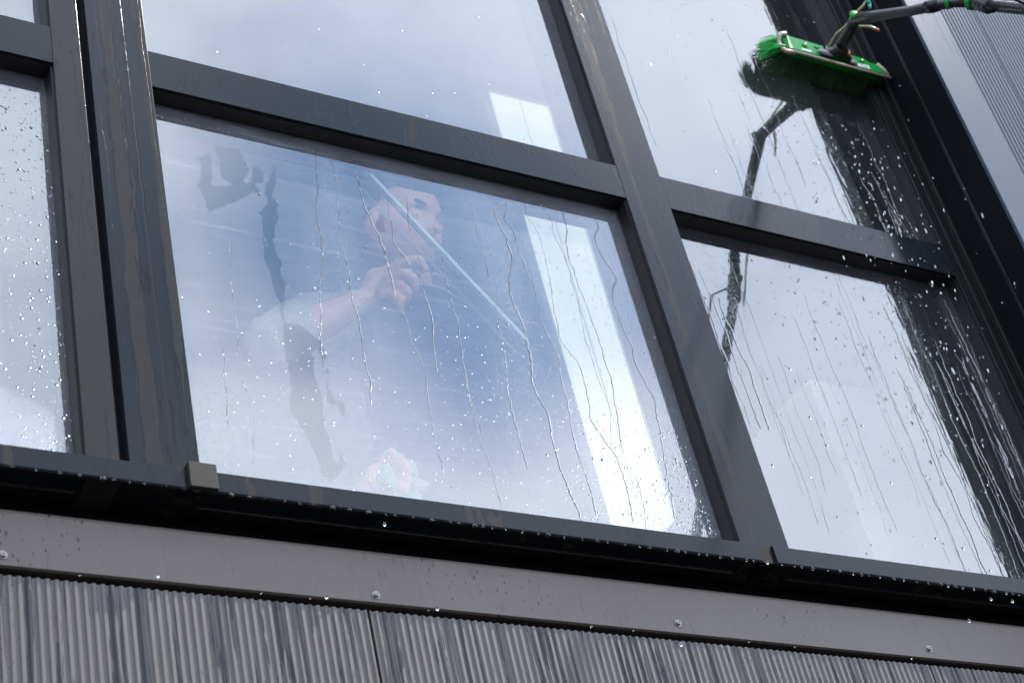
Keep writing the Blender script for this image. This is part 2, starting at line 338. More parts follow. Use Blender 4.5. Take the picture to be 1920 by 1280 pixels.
bar('mullion', (0.05, 0, ZS), (0.2, 0.16, ZT), m_frame)
for (xa, xb) in ((0.2, 1.245), (1.510, 3.022), (3.186, 4.372)):
    bar('transom', (xa, 0.001, 5.287), (xb, 0.159, 5.424), m_transom)
    bar('transom', (xa, 0.001, 7.05), (xb, 0.159, 7.19), m_transom)
bar('header', (XL, -0.002, ZT), (XR, 0.16, ZT+.2), m_frame)
bar('mullion', (XL, 0, ZS), (-1.05, 0.16, ZT), m_frame)

# rinsed patches on the big pane, traced on the glass
def gl(px, py): p = un(px, py, GY); return (p[0]*S, 1.6+(p[2]-1.6)*S)
PATCH = [[(372, 300), (392, 290), (398, 330), (380, 352)], [(404, 270), (450, 285), (462, 318), (440, 345), (412, 330)], [(385, 350), (430, 352), (470, 345), (492, 362), (450, 368), (410, 378), (394, 398)], [(474, 306), (500, 318), (496, 345), (480, 340)],
         [(502, 306), (530, 308), (520, 370), (522, 450), (530, 530), (545, 600), (600, 640), (612, 690), (618, 730), (640, 860), (632, 890), (612, 885), (590, 850), (552, 770), (540, 690), (528, 640), (512, 560), (497, 500), (486, 400), (496, 340)],
         [(584, 655), (608, 655), (622, 700), (612, 720), (596, 690)], [(1175, 200), (1190, 330), (1150, 330)],
         [(635, 748), (650, 755), (648, 795), (640, 800)], [(818, 762), (832, 760), (830, 800), (816, 812)], [(712, 405), (716, 430), (705, 432)]]
HOLE = [[(585, 660), (595, 655), (612, 720), (640, 850), (632, 880), (612, 800), (598, 730)], [(415, 385), (490, 360), (500, 380), (480, 395), (415, 395)]]
def sdf(P, poly):
    poly = np.array([gl(*p) for p in poly]); d = np.full(len(P), 1e9); ins = np.zeros(len(P), bool)
    for i in range(len(poly)):
        a = poly[i]; b = poly[(i+1) % len(poly)]; ab = b-a; h = np.clip(((P-a)@ab)/(ab@ab), 0, 1)
        d = np.minimum(d, np.linalg.norm(P-a-h[:, None]*ab, axis=1))
        c = ((a[1] > P[:, 1]) != (b[1] > P[:, 1])) & (P[:, 0] < (b[0]-a[0])*(P[:, 1]-a[1])/((b[1]-a[1]) or 1e-9)+a[0]); ins ^= c
    return np.where(ins, -d, d)
def pane(x0, x1, z0, z1, label, cell=0.02, soap=1.0, patches=False, flow=None, inner=True):
    a = W((x0, GY, z0)); b = W((x1, GY, z1)); nx = max(2, int((b.x-a.x)/cell)); nz = max(2, int((b.z-a.z)/cell))
    X, Z = np.meshgrid(np.linspace(a.x, b.x, nx), np.linspace(a.z, b.z, nz)); V = np.stack([X.ravel(), np.full(X.size, a.y), Z.ravel()], 1)
    I = np.arange(nx*nz).reshape(nz, nx); F = np.stack([I[:-1, :-1], I[:-1, 1:], I[1:, 1:], I[1:, :-1]], -1).reshape(-1, 4)
    me = bpy.data.meshes.new('window_pane'); me.from_pydata(V.tolist(), [], F.tolist()); me.materials.append(m_gl_out)
    P = V[:, [0, 2]]; cl_ = np.full(len(P), 1.0)
    if patches:
        for p in PATCH: cl_ = np.minimum(cl_, sdf(P, p))
        for p in HOLE: cl_ = np.maximum(cl_, -sdf(P, p))
    for nm, arr in (('clear', cl_), ('soap', np.full(len(P), float(soap))), ('flow', flow(P) if flow else np.full(len(P), 0.0))):
        at = me.attributes.new(nm, 'FLOAT', 'POINT'); at.data.foreach_set('value', arr.astype(np.float32))
    o = bpy.data.objects.new('window_pane', me); COL.objects.link(o); o.parent = ww; o.location = -ww.location; o['label'] = label
    if inner:
        m_ = MB(); y = GI; c = [W((x0, y, z0)), W((x1, y, z0)), W((x1, y, z1)), W((x0, y, z1))]; m_.add(c, [(0, 1, 2, 3)]); q = m_.build('inner_pane', m_gl_in, o)
        q.location = (0, 0, 0)
    # spacer bar between the panes
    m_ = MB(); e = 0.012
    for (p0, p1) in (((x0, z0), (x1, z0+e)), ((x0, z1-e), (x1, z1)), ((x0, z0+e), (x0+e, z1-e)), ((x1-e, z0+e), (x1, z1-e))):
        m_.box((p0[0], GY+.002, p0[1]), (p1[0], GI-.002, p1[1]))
    q = m_.build('spacer', m_rubber_shade, o); q.location = (0, 0, 0)
    return o
def flow_right(P):
    x = 4.38*S; d = np.clip((P[:, 0]-(x-0.42))/0.42, 0, 1); return d*1.2
p_ll = pane(0.2, 1.245, ZS, 5.287, 'beaded lower pane beside the narrow mullion', soap=1.1)
pane(0.2, 1.245, 5.424, 7.05, 'upper pane above the short transom', soap=1.0)
p_main = pane(1.510, 3.022, ZS, 5.287, 'large lower pane with the person behind it', cell=0.004, patches=True, soap=1.9)
pane(1.510, 3.022, 5.424, 7.05, 'upper pane over the person', soap=1.3)
p_rl = pane(3.186, 4.372, ZS, 5.287, 'lower pane streaming with water beside the black return', soap=0.4, flow=flow_right)
p_ru = pane(3.186, 4.372, 5.424, 7.05, 'upper pane being brushed', soap=0.3, flow=flow_right)
for (xa, xb) in ((0.2, 1.245), (1.510, 3.022), (3.186, 4.372)): pane(xa, xb, 7.19, ZT, 'top pane', cell=0.2)
pane(-1.05, 0.05, ZS, ZT, 'tall pane at the end of the wall', cell=0.2)
# black strips lining the pane reveals, their shade painted over the frame colour
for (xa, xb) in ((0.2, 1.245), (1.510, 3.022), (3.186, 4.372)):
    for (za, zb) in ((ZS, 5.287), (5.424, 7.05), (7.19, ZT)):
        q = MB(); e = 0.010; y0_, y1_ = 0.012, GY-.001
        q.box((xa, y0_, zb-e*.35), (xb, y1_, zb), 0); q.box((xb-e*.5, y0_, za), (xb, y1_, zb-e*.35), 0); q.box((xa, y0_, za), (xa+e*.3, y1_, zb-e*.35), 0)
        q.build('reveal_shade_strip', m_rubber_shade, ww)

# ------------------------------------------------------------------ sill
sill = thing('window_sill', W((2.3, 0, 3.975)), 'projecting grey metal sill with water dripping along its lower edge', 'sill')
SY = -0.022
ZTOP, ZBOT = 4.030, 3.972
def silseg(x0, x1, label=None):
    q = MB(); prof = [(GY-.002, ZTOP+.012), (SY+.004, ZTOP), (SY, ZTOP-.004), (SY, ZBOT+.004), (SY+.003, ZBOT), (SY+.012, ZBOT), (SY+.012, ZBOT+.012), (0.10, ZBOT+.012), (0.10, ZTOP-.0), (GY-.002, ZTOP-.0)]
    n = len(prof); vs = [W((x, p[0], p[1])) for x in (x0, x1) for p in prof]
    q.add(vs, [(i, (i+1) % n, n+(i+1) % n, n+i) for i in range(n)] + [tuple(range(n)), tuple(range(2*n-1, n-1, -1))])
    o = q.build('sill_sheet', m_sill, sill)
    if label: o['label'] = label
xc0, xc1 = un(352, 905, SY)[0], un(404, 905, SY)[0]; xg0, xg1 = un(1427, 1040, SY)[0], un(1456, 1045, SY)[0]
silseg(XL, xc0+.02); silseg(xc0+.024, xg0); silseg(xg1, XR)
q = MB(); q.box((xg0, SY+.005, ZBOT+.002), (xg1, 0.05, ZTOP-.004)); tag(q.build('joint_tape', m_black, sill), 'black open joint in the sill')
q = MB(); q.box((xc0, SY-.016, ZBOT-.002), (xc1, SY-.001, ZTOP+.007), 0, .0012); q.box((xc0, SY-.001, ZTOP+.001), (xc1, GY-.004, ZTOP+.0065)); tag(q.build('joint_cover', m_cover, sill), 'yellowish grey cover clip over the sill joint')

# ------------------------------------------------------------------ fascia, cladding
FY = 0.045; zt_f = 3.912; zb_f = 3.768  # fascia top stops where the sill's shadow ends; rolled lip softens that edge
fas = thing('fascia_panel', W((2.3, FY, zb_f)), 'flat grey metal fascia strip with screws, between the sill and the ribs', 'fascia')
q = MB(); prof = [(FY+.006, zb_f), (FY, zb_f+.003), (FY, zt_f-.012)] + [(FY+.026-.026*math.cos(a), zt_f-.012+.020*math.sin(a)) for a in [math.radians(d) for d in range(10, 91, 10)]] + [(FY+.06, zt_f+.008), (FY+.06, zb_f)]
n = len(prof); vs = [W((x, p[0], p[1])) for x in (XL, XR) for p in prof]
q.add(vs, [(i, (i+1) % n, n+(i+1) % n, n+i) for i in range(n)] + [tuple(range(n)), tuple(range(2*n-1, n-1, -1))]); q.build('sheet', m_fascia, fas, False)
for (px, py) in ((5, 1040), (705, 1115), (1271, 1168), (1742, 1216)):
    p = W(un(px, py, FY)); q = MB()
    q.tube([p+Vector((0, 0.001, 0)), p+Vector((0, -0.0015, 0))], 0.0075, 18); q.tube([p+Vector((0, -.0015, 0)), p+Vector((0, -0.004, 0)), p+Vector((0, -.0055, 0))], [0.0055, 0.0052, 0.0040], 18)
    q2 = q.build('screw', m_steel, fas); q = MB(); q.tube([p+Vector((0, -.0055, 0)), p+Vector((0, -.0062, 0))], .0018, 6); o2 = q.build('drive_socket', m_rubber_shade, q2); o2.location = (0, 0, 0)
q = MB(); q.box((XL, 0.110, 3.6), (XR, 0.16, ZS+.05)); tag(q.build('shadow_band_backing', m_black), 'black backing added for the shadow band under the sill', 'wall')  # black sheet put in for the sill's shadow on the fascia
q = MB(); q.box((XL, 0.10, -0.5), (XR, 0.16, 3.6)); q.box((XL, .04+.045, 3.752), (XR, .109, 3.766)); tag(q.build('lower_wall', m_black), 'black wall behind the ribbed cladding', 'wall')
def ribs(name, x0, x1, z0, z1, yb, pitch, dep, m, parent=None, flat=0.0):
    q = MB(); a = W((x0, yb, z0)); b = W((x1, yb, z1)); pts = [(a.x, a.y)]
    if flat: pts.append((a.x+flat, a.y))
    x = pts[-1][0]; k = int((b.x-x)/pitch); pitch = (b.x-x)/k
    while x+pitch < b.x+1e-6:
        for (fx, fy) in ((0.10, 0), (0.20, .55), (0.30, 1), (0.55, 1), (0.65, .55), (0.75, 0)): pts.append((x+fx*pitch, a.y+fy*dep))
        x += pitch
    pts += [(b.x, a.y), (b.x, a.y+dep+.004), (a.x, a.y+dep+.004)]
    n = len(pts); vs = [(p[0], p[1], z) for z in (a.z, b.z) for p in pts]
    q.add(vs, [(i, (i+1) % n, n+(i+1) % n, n+i) for i in range(n)] + [tuple(range(n)), tuple(range(2*n-1, n-1, -1))])
    return q.build(name, m, parent)
ztop = 3.750; CY = 0.048
j1 = un(690, 1140, CY)[0]; j2 = un(1742, 1245, CY)[0]
for (xa, xb, lab) in ((XL, j1-.004, 'ribbed grey cladding panel under the fascia, the one below the clipped sill joint'), (j1+.004, j2-.004, 'long ribbed grey cladding panel under the middle of the fascia, most streaked with water'), (j2+.004, XR, 'paler ribbed cladding panel under the fascia, nearest the black return')):
    o = ribs('cladding_panel', xa, xb, -0.5, ztop, CY, 0.0150, 0.0036, m_clad); tag(o, lab, 'cladding panel', 'ribbed cladding panels')

# ------------------------------------------------------------------ projecting side wall
JP = -0.242
sw = thing('side_wall', W((4.5, JP, -.5)), 'projecting wall with a black return face and pale ribbed front cladding', 'wall')
q = MB(); q.box((4.45, JP+.012, -.5), (4.53, 0.3, 9.4)); q.build('return_face', m_black, sw)
q = MB(); q.box((4.405, -.006, ZS-.5), (4.449, 0.155, 9.2), 0, .001); q.box((4.430, -.03, ZS-.5), (4.449, -.0075, 9.2), 0, .001); q.build('edge_trim', m_trim, sw)
q = MB(); q.box((4.4425, -.13, -.5), (4.4485, -.118, 9.4), 0, .0008); q.build('return_seam', m_trim, sw)
q = MB(); q.box((4.447, JP-.002, -.5), (4.453, JP+.011, 9.4), 0, .0008); q.build('corner_bead', m_side, sw)
xf = un(1765, 30, JP)[0]; xj = un(1835, 40, JP)[0]
ribs('ribbed_panel', 4.4535, xj-.003, -.5, 9.4, JP, 0.0150, 0.0022, m_side, sw, flat=(xf-4.45)*S)
ribs('ribbed_panel', xj+.003, xj+1.8, -.5, 9.4, JP, 0.0150, 0.0022, m_side, sw)
ribs('ribbed_panel', xj+1.806, xj+3.6, -.5, 9.4, JP, 0.0150, 0.0022, m_side, sw)
q = MB(); q.box((4.531, JP+.014, -.5), (xj+3.6, JP+.06, 9.4)); q.build('backing', m_black, sw)

# ------------------------------------------------------------------ water on the glass
def drops(name, pts, label, cat='water drops', parent=None):
    """pts: (x, z, radius, stretch) on the outer pane, metres; shallow lenses of water in one mesh."""
    seg, rg = 8, 3; ys = W((0, GY, 0)).y
    V = []; F = []
    for (x, z, r, st) in pts:
        o = len(V); h = r*0.26; ph = random.random()*6
        for i in range(rg):
            a = (i/rg)*math.pi/2; rr = r*math.cos(a); y = ys-0.0003-h*math.sin(a)
            for j in range(seg):
                b = 2*math.pi*j/seg; dz = math.sin(b)*rr*(st if math.sin(b) < 0 else 1.0); k = 1+0.12*math.sin(2*b+ph)
                V.append((x+math.cos(b)*rr*k, y, z+dz*k))
        V.append((x, ys-0.0003-h, z)); t = len(V)-1
        for i in range(rg-1):
            for j in range(seg): F.append((o+i*seg+j, o+i*seg+(j+1) % seg, o+(i+1)*seg+(j+1) % seg, o+(i+1)*seg+j))
        F += [(o+(rg-1)*seg+j, o+(rg-1)*seg+(j+1) % seg, t) for j in range(seg)]
        F.append(tuple(o+j for j in range(seg))[::-1])
    q = MB(); q.v = V; q.f = F; q.m = [0]*len(F); o = q.build(name, m_water, parent, True)
    return tag(o, label, cat, kind='stuff')
def scatter(x0, x1, z0, z1, n, rmin, rmax, dens=None):
    a = W((x0, 0, z0)); b = W((x1, 0, z1)); out_ = []
    while len(out_) < n:
        x = random.uniform(a.x, b.x); z = random.uniform(a.z, b.z)
        if dens and random.random() > dens((x-a.x)/(b.x-a.x), (z-a.z)/(b.z-a.z)): continue
        r = rmin*(rmax/rmin)**(random.random()**2.6); out_.append((x, z, r, random.uniform(1.0, 1.7)))
    return out_
E_ = 0.012
d_main = scatter(1.51+E_, 3.022-E_, ZS+.06, 5.287-E_, 2900, .0005, .0018, lambda u, v: min(1, .18+.8*u**2+.3*(1-v)**3+(0.9 if v > .95 else 0)))
d_main += scatter(1.51+E_, 3.022-E_, ZS+.06, 5.287-E_, 45, .0015, .0030, lambda u, v: .2+.8*u)
d_main += scatter(2.5, 3.0, ZS+.06, 4.5, 900, .0008, .003, lambda u, v: u**1.0*(1-v)**.8)
d_main += scatter(1.53, 3.01, 5.235, 5.283, 420, .0007, .0026)
drops('water_drops', d_main, 'water drops beading on the large lower pane over the person')
d_l = scatter(0.7, 1.235, ZS+.06, 5.275, 520, .0008, .0034, lambda u, v: .3+.7*u) + scatter(1.1, 1.24, ZS+.06, 5.27, 260, .0008, .0032) + scatter(0.8, 1.235, 5.44, 6.2, 90, .001, .004)
drops('water_drops', d_l, 'water drops on the narrow panes beside the beaded mullion')
d_r = scatter(3.2, 4.36, ZS+.06, 5.28, 420, .0008, .0042, lambda u, v: .15+.8*u) + scatter(3.2, 4.36, 5.43, 6.9, 340, .0008, .0036, lambda u, v: .2+.5*u) + scatter(1.52, 3.01, 5.43, 6.4, 120, .0008, .003, lambda u, v: .1+u)
drops('water_drops', d_r, 'water drops on the panes between the sloping mullion and the black return')

def run(q, pts, w0, w1, hk=0.11, wig=0.0016):
    """a trickle: flattened half tube along pts (x, z metres) on the outer pane"""
    ys = W((0, GY, 0)).y - 0.0004
    P = [np.array(p, float) for p in pts]; dense = []
    for a, b in zip(P[:-1], P[1:]):
        k = max(1, int(np.linalg.norm(b-a)/0.006))
        for i in range(k): dense.append(a+(b-a)*i/k)
    dense.append(P[-1]); n = len(dense)
    if n < 4: return
    D = np.array(dense); ker = np.ones(5)/5; Ds = D.copy()
    for c in (0, 1): Ds[2:-2, c] = np.convolve(D[:, c], ker, 'valid')
    jit = np.cumsum(rng.normal(0, wig*.45, n)); jit -= np.linspace(0, jit[-1], n); Ds[:, 0] += jit + rng.normal(0, wig*.12, n)
    seg = 5; V = []; F = []; ww_ = 1.0
    for i in range(n):
        t = Ds[min(i+1, n-1)]-Ds[max(i-1, 0)]; t /= (np.linalg.norm(t)+1e-9); nn = np.array([-t[1], t[0]])
        ww_ += random.uniform(-.16, .16); ww_ = min(1.5, max(.5, ww_))
        w = (w0+(w1-w0)*i/n)*ww_*.5*min(1, (i+1)/5, (n-i)/3)
        for j in range(seg):
            a = math.pi*j/(seg-1); c = math.cos(a)*w; V.append((Ds[i][0]+nn[0]*c, ys-math.sin(a)*w*2*hk, Ds[i][1]+nn[1]*c))
    for i in range(n-1):
        for j in range(seg):
            F.append((i*seg+j, i*seg+(j+1) % seg, (i+1)*seg+(j+1) % seg, (i+1)*seg+j))
    F += [tuple(range(seg)), tuple((n-1)*seg+j for j in range(seg))[::-1]]
    q.add(V, F)
RUNS = [[(590,275),(592,330),(598,410),(612,480),(604,530),(602,640),(608,700)],
 [(618,290),(632,350),(640,430),(650,500),(658,560),(670,590),(678,650),(695,720),(696,760)],
 [(665,310),(678,365),(702,425),(715,450),(728,500),(740,560)],
 [(720,360),(730,420),(740,460),(757,480),(770,500)],
 [(760,370),(768,430),(785,480),(795,545),(812,600),(820,700)],
 [(825,470),(840,520),(855,570),(868,620),(880,700),(890,760),(905,820)],
 [(883,380),(893,440),(905,500),(920,560),(940,625),(950,700),(965,790),(990,880)],
 [(925,385),(938,430),(958,480),(955,540),(985,610),(998,660),(1000,720),(1022,770),(1040,850),(1065,920),(1090,975)],
 [(945,378),(950,395),(942,412),(960,430),(972,480),(998,540),(1005,590),(1040,660),(1048,720),(1062,790),(1085,860),(1100,905),(1122,975)],
 [(982,375),(990,410),(1010,440),(1030,520),(1045,600),(1052,640),(1085,680),(1100,740),(1110,790),(1150,850),(1170,900),(1185,950),(1188,985)],
 [(1008,378),(1032,410),(1037,440),(1055,480),(1080,560),(1095,630),(1120,710),(1145,770),(1145,840)],
 [(1052,390),(1062,430),(1060,460),(1080,520),(1105,600),(1130,660),(1145,720),(1158,780),(1170,850)],
 [(1110,405),(1125,425),(1115,440),(1125,475),(1155,520),(1150,560),(1170,620),(1185,650),(1190,680),(1225,750),(1240,840),(1252,920),(1268,980)],
 [(430,450),(432,540),(440,600),(447,660)], [(452,700),(470,760),(472,870)],
 [(740,560),(760,600),(768,640),(790,690),(795,720),(800,760),(812,810),(830,900)],
 [(870,700),(885,760),(905,830),(930,900),(940,950)], [(1190,880),(1200,930),(1212,990)], [(415,640),(420,700),(428,800)]]
WID = [2.2,2.2,3.4,2.2,2.6,2.0,2.4,3.6,4.6,3.0,3.4,3.0,3.0,1.6,1.8,2.2,1.8,2.4,1.2]
q = MB()
for R_, w_ in zip(RUNS, WID): run(q, [gl(*p) for p in R_], w_*.0006, w_*.0008, wig=.0022)
tag(q.build('water_trickles', m_water, None, True), 'wandering water trickles down the large lower pane', 'water trickles', kind='stuff')
q = MB()
def fall(x, z0, z1, w, drift=0.0, wig=.002):
    a = W((x, 0, z0)); b = W((x+drift, 0, z1)); k = 9; pts = [(a.x+(b.x-a.x)*i/k+random.gauss(0, .0035), a.z+(b.z-a.z)*i/k) for i in range(k+1)]
    run(q, pts, w*.7, w, wig=wig)
for i in range(20):     # dense sheet beside the black return
    x = 4.36-0.50*(random.random()**1.3); fall(x, random.uniform(4.8, 5.27), ZS+.06, random.uniform(.0016, .0045), random.uniform(-.02, .03))
for i in range(13):
    x = 4.36-0.42*(random.random()**1.2); fall(x, random.uniform(5.6, 6.15), 5.43, random.uniform(.0016, .0045), random.uniform(-.02, .02))
for i in range(11): fall(random.uniform(3.25, 3.95), random.uniform(4.7, 5.25), random.uniform(ZS+.06, 4.4), random.uniform(.0010, .0018), 0, .001)
for i in range(9): fall(random.uniform(3.25, 3.95), random.uniform(5.8, 6.6), random.uniform(5.43, 5.7), random.uniform(.0010, .0018), 0, .001)
for i in range(3): fall(3.24+.035*i, 5.2-.1*i, 4.5, .0035, .02)
tag(q.build('water_trickles', m_water, None, True), 'sheet of trickles below the brush beside the black return', 'water trickles', kind='stuff')

# drops hanging from the lower lips, and drops in the air
q = MB(); x = XL+.1
while x < 4.3:
    p = W((x, SY+.0015, ZBOT+.001)); r = random.uniform(.0016, .0040); q.ball(p+Vector((0, 0, -r*.5)), (r*random.uniform(.9, 1.9), r*.9, r*1.25), 8, 6); x += random.uniform(.022, .055)
x = XL+.1
while x < 4.3:
    p = W((x, FY+.004, zb_f)); r = random.uniform(.0015, .003); q.ball(p+Vector((0, 0, -r*.5)), (r, r*.8, r*1.3), 8, 6); x += random.uniform(.05, .5)
for (px, py) in ((721, 982), (820, 1140), (612, 1118), (1277, 1207), (296, 1078), (1817, 1163), (1858, 1122), (1898, 1126)):
    q.ball(W(un(px, py, -.02)), (.003, .003, .0045), 8, 6)
tag(q.build('dripping_drops', m_water, None, True), 'drops hanging and falling from the sill and fascia edges', 'water drops', kind='stuff')
m_spray = plain('aerated_water', (0.5, 0.54, 0.55), 0.08, spec=1.0, noise=0.2, trans=0.55)
q = MB()
def near_brush():
    a = random.random(); px = random.gauss(1560+a*230, 55); py = 210+a*a*560+random.random()*90; return px, py
for i in range(330):
    px, py = near_brush() if i < 260 else (random.uniform(1650, 1915), random.uniform(150, 900))
    if px > 1915 or (i >= 260 and px < 1600+py*.28): continue
    w = random.uniform(.004, .30); w = min(w, .28) 
    r = random.uniform(.0005, .0019)*(1 if random.random() < .9 else 1.7)
    c = Q(px, py, w); rot = Matrix.Rotation(random.gauss(.12, .12), 3, 'Y')
    q.ball(c, (r, r, r*random.uniform(1.2, 4.5)), 6, 5, rot=rot)
tag(q.build('water_spray', m_spray, None, True), 'spray of falling water below the green brush in front of the black return', 'water spray', kind='stuff')

# ------------------------------------------------------------------ brush on its pole
m_green = plain('green_plastic', (0.0, 0.18, 0.02), 0.4, spec=.25, noise=0.05)
m_flare = plain('sunlit_green_bristle', (0.0, 0.30, 0.03), 0.5, noise=0.35, nscale=200)  # same bristle as the rest, sunlight put into a brighter green
m_bris = plain('shaded_green_bristle', (0.0, 0.035, 0.004), 0.45, noise=0.35, nscale=200)  # shade on the tufts put into a near black green
m_bump = plain('beige_bumper', (0.25, 0.21, 0.17), 0.5, noise=0.25, nscale=60)
m_blk = plain('black_plastic', (0.008, 0.009, 0.009), 0.35, spec=0.4, noise=0.2)
m_carbon = plain('carbon_fibre', (0.016, 0.016, 0.018), 0.22, spec=0.6, noise=0.4, nscale=60)
m_hose = plain('clear_hose', (0.42, 0.40, 0.20), 0.3, noise=0.2, trans=0.3)
m_orange = plain('orange_cap', (0.28, 0.08, 0.01), 0.4)
m_letter = plain('white_print', (0.8, 0.8, 0.8), 0.5)
BL, BR = Q(1458, 92, .075), Q(1656, 146, .075)
BR.z = BL.z = (BL.z+BR.z)/2; BR.y = BL.y
BR.x = min(BR.x, 4.428*S)
bc = (BL+BR)/2; L = (BR.x-BL.x)
brush = thing('window_brush', bc, 'green window washing brush on a black pole, pressed on the upper pane', 'brush')
tilt = Matrix.Rotation(math.radians(-1.5), 3, 'Y')
def BP(x, y, z): return bc + tilt @ Vector((x, y, z))     # x along, -y away from the glass, z up
def bbox(a, b, name, m, bev=.002, parent=brush):
    bm = bmesh.new(); bmesh.ops.create_cube(bm, size=1)
    for v in bm.verts: v.co = Vector([a[i]+(v.co[i]+.5)*(b[i]-a[i]) for i in range(3)])
    bmesh.ops.bevel(bm, geom=bm.edges[:], offset=bev, segments=3, affect='EDGES')
    for v in bm.verts: v.co = BP(*v.co)
    q = MB(); q.addbm(bm); return q.build(name, m, parent)
h = .030
# stock with cut-outs: two green plates joined by a narrow bridge
stock = MB()
def pbox(q, a, b, bev=.002):
    bm = bmesh.new(); bmesh.ops.create_cube(bm, size=1)
    for v in bm.verts: v.co = Vector([a[i]+(v.co[i]+.5)*(b[i]-a[i]) for i in range(3)])
    bmesh.ops.bevel(bm, geom=bm.edges[:], offset=bev, segments=3, affect='EDGES')
    for v in bm.verts: v.co = BP(*v.co)
    q.addbm(bm)
def prism(q, poly, y0, y1, bev=.0015):
    bm = bmesh.new(); vs = [bm.verts.new((p[0], y1, p[1])) for p in poly]; f_ = bm.faces.new(vs)
    e = bmesh.ops.extrude_face_region(bm, geom=[f_])
    for v in e['geom']:
        if isinstance(v, bmesh.types.BMVert): v.co.y = y0
    bmesh.ops.recalc_face_normals(bm, faces=bm.faces[:]); bmesh.ops.bevel(bm, geom=bm.edges[:], offset=bev, segments=2, affect='EDGES')
    for v in bm.verts: v.co = BP(*v.co)
    q.addbm(bm)
hl = L/2
prism(stock, [(-hl+.012, -.024), (-hl+.02, .030), (-.035, .027), (-.035, .012), (-.075, .010), (-.062, -.018), (-.075, -.024)], -.030, -.008)
prism(stock, [(.062, .022), (.105, .022), (hl-.022, -.004), (hl-.012, -.024), (.055, -.024), (.052, 0)], -.030, -.008)
pbox(stock, (-hl+.01, -.026, -.024), (hl-.01, -.002, .020), .003)
stock.build('brush_block', m_green, brush)
# beige bumper strip around the lower edge and the ends
def bpipe(pts, rad, name, m, n=8, parent=brush, flat=1.0):
    q = MB(); q.tube([BP(*p) for p in pts], rad, n, flat=flat); return q.build(name, m, parent, True)
bpipe([(-hl+.02, -.030, .034), (-hl+.002, -.028, .030), (-hl-.008, -.020, .012), (-hl-.008, -.016, -.016), (-hl+.004, -.020, -.030), (-hl+.03, -.024, -.030)], .0065, 'end_bumper', m_bump)
bpipe([(-hl+.02, -.026, -.029), (hl+.006, -.026, -.029)], .0042, 'bumper_strip', m_bump, 8)
bpipe([(hl-.03, -.030, .012), (hl-.008, -.028, -.004), (hl+.002, -.024, -.026)], .006, 'end_bumper', m_bump)
# bristles: tufts running from the block to the glass, splayed at the ends and the lower row
q = MB(); gy = W((0, GY, 0)).y-bc.y
def tuft(x, z, dx, dz, r, ln):
    n = 5
    for k in range(9):
        a = random.random()*6.28; rr = r*math.sqrt(random.random()); ox, oz = rr*math.cos(a), rr*math.sin(a)
        pts = []
        for i in range(n):
            t = i/(n-1); pts.append(BP(x+ox+(dx+ox*1.8)*t*t, ln*t-.003, z+oz+(dz+oz*1.8)*t*t))
        q.tube(pts, [.0008, .0009, .0009, .0008, .0004], 4, cap=False)
cols = 50
for i in range(cols):
    x = -hl+.006+(L-.012)*i/(cols-1); e = (i/(cols-1)-.5)*2
    for j, z in enumerate((-.021, -.008, .006, .018)):
        sp = e*abs(e)**5
        tuft(x+random.uniform(-.001, .001), z, sp*.045, (-.018 if j == 0 else (.012 if j == 3 else 0))+random.gauss(0, .003), .0032, gy-.001)
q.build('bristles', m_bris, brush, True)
q = MB()
for i in range(26):      # flared tuft bundle past the left end
    z = random.uniform(-.026, .024)
    for k in range(9):
        o = Vector((random.gauss(0, .002), random.gauss(0, .003), random.gauss(0, .002))); pts = []
        ex = random.uniform(.034, .052)
        for s_ in range(5):
            t = s_/4; pts.append(BP(-hl+.002-ex*t, -.012+.030*t*t+o.y, z*(1+.25*t))+o*(1+t*1.5))
        q.tube(pts, [.0010, .0010, .0009, .0008, .0004], 4, cap=False)
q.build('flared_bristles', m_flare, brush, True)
# bolts and print
for bx in (-hl+.075, .095):
    q = MB(); q.tube([BP(bx, -.029, .004), BP(bx, -.034, .004)], .0085, 14); b_ = q.build('bolt_boss', m_green, brush)
    q = MB(); q.ball(BP(bx, -.035, .004), .0042, 10, 6); o = q.build('bolt', plain('brass', (0.75, 0.62, 0.25), 0.25, metal=0.7), b_, True); o.location = (0, 0, 0)
def text(body, size, c, parent):
    cu = bpy.data.curves.new('lettering', 'FONT'); cu.body = body; cu.size = size; cu.align_x = 'CENTER'; cu.align_y = 'CENTER'; cu.extrude = 0.0003; cu.offset = 0.0004
    to = bpy.data.objects.new('lettering', cu); COL.objects.link(to); bpy.context.view_layer.update()
    dg = bpy.context.evaluated_depsgraph_get(); me = bpy.data.meshes.new_from_object(to.evaluated_get(dg)); bpy.data.objects.remove(to)
    for v in me.vertices: v.co = BP(c[0]+v.co.x, c[1]-v.co.z, c[2]+v.co.y)
    me.materials.clear(); me.materials.append(m_letter)
    o = bpy.data.objects.new('lettering', me); COL.objects.link(o); o.parent = parent; o.location = -parent.location
text('nLITE', .019, (.094, -.0306, -.0145), brush)
text('UNGER', .011, (-hl+.075, -.0306, -.0155), brush)
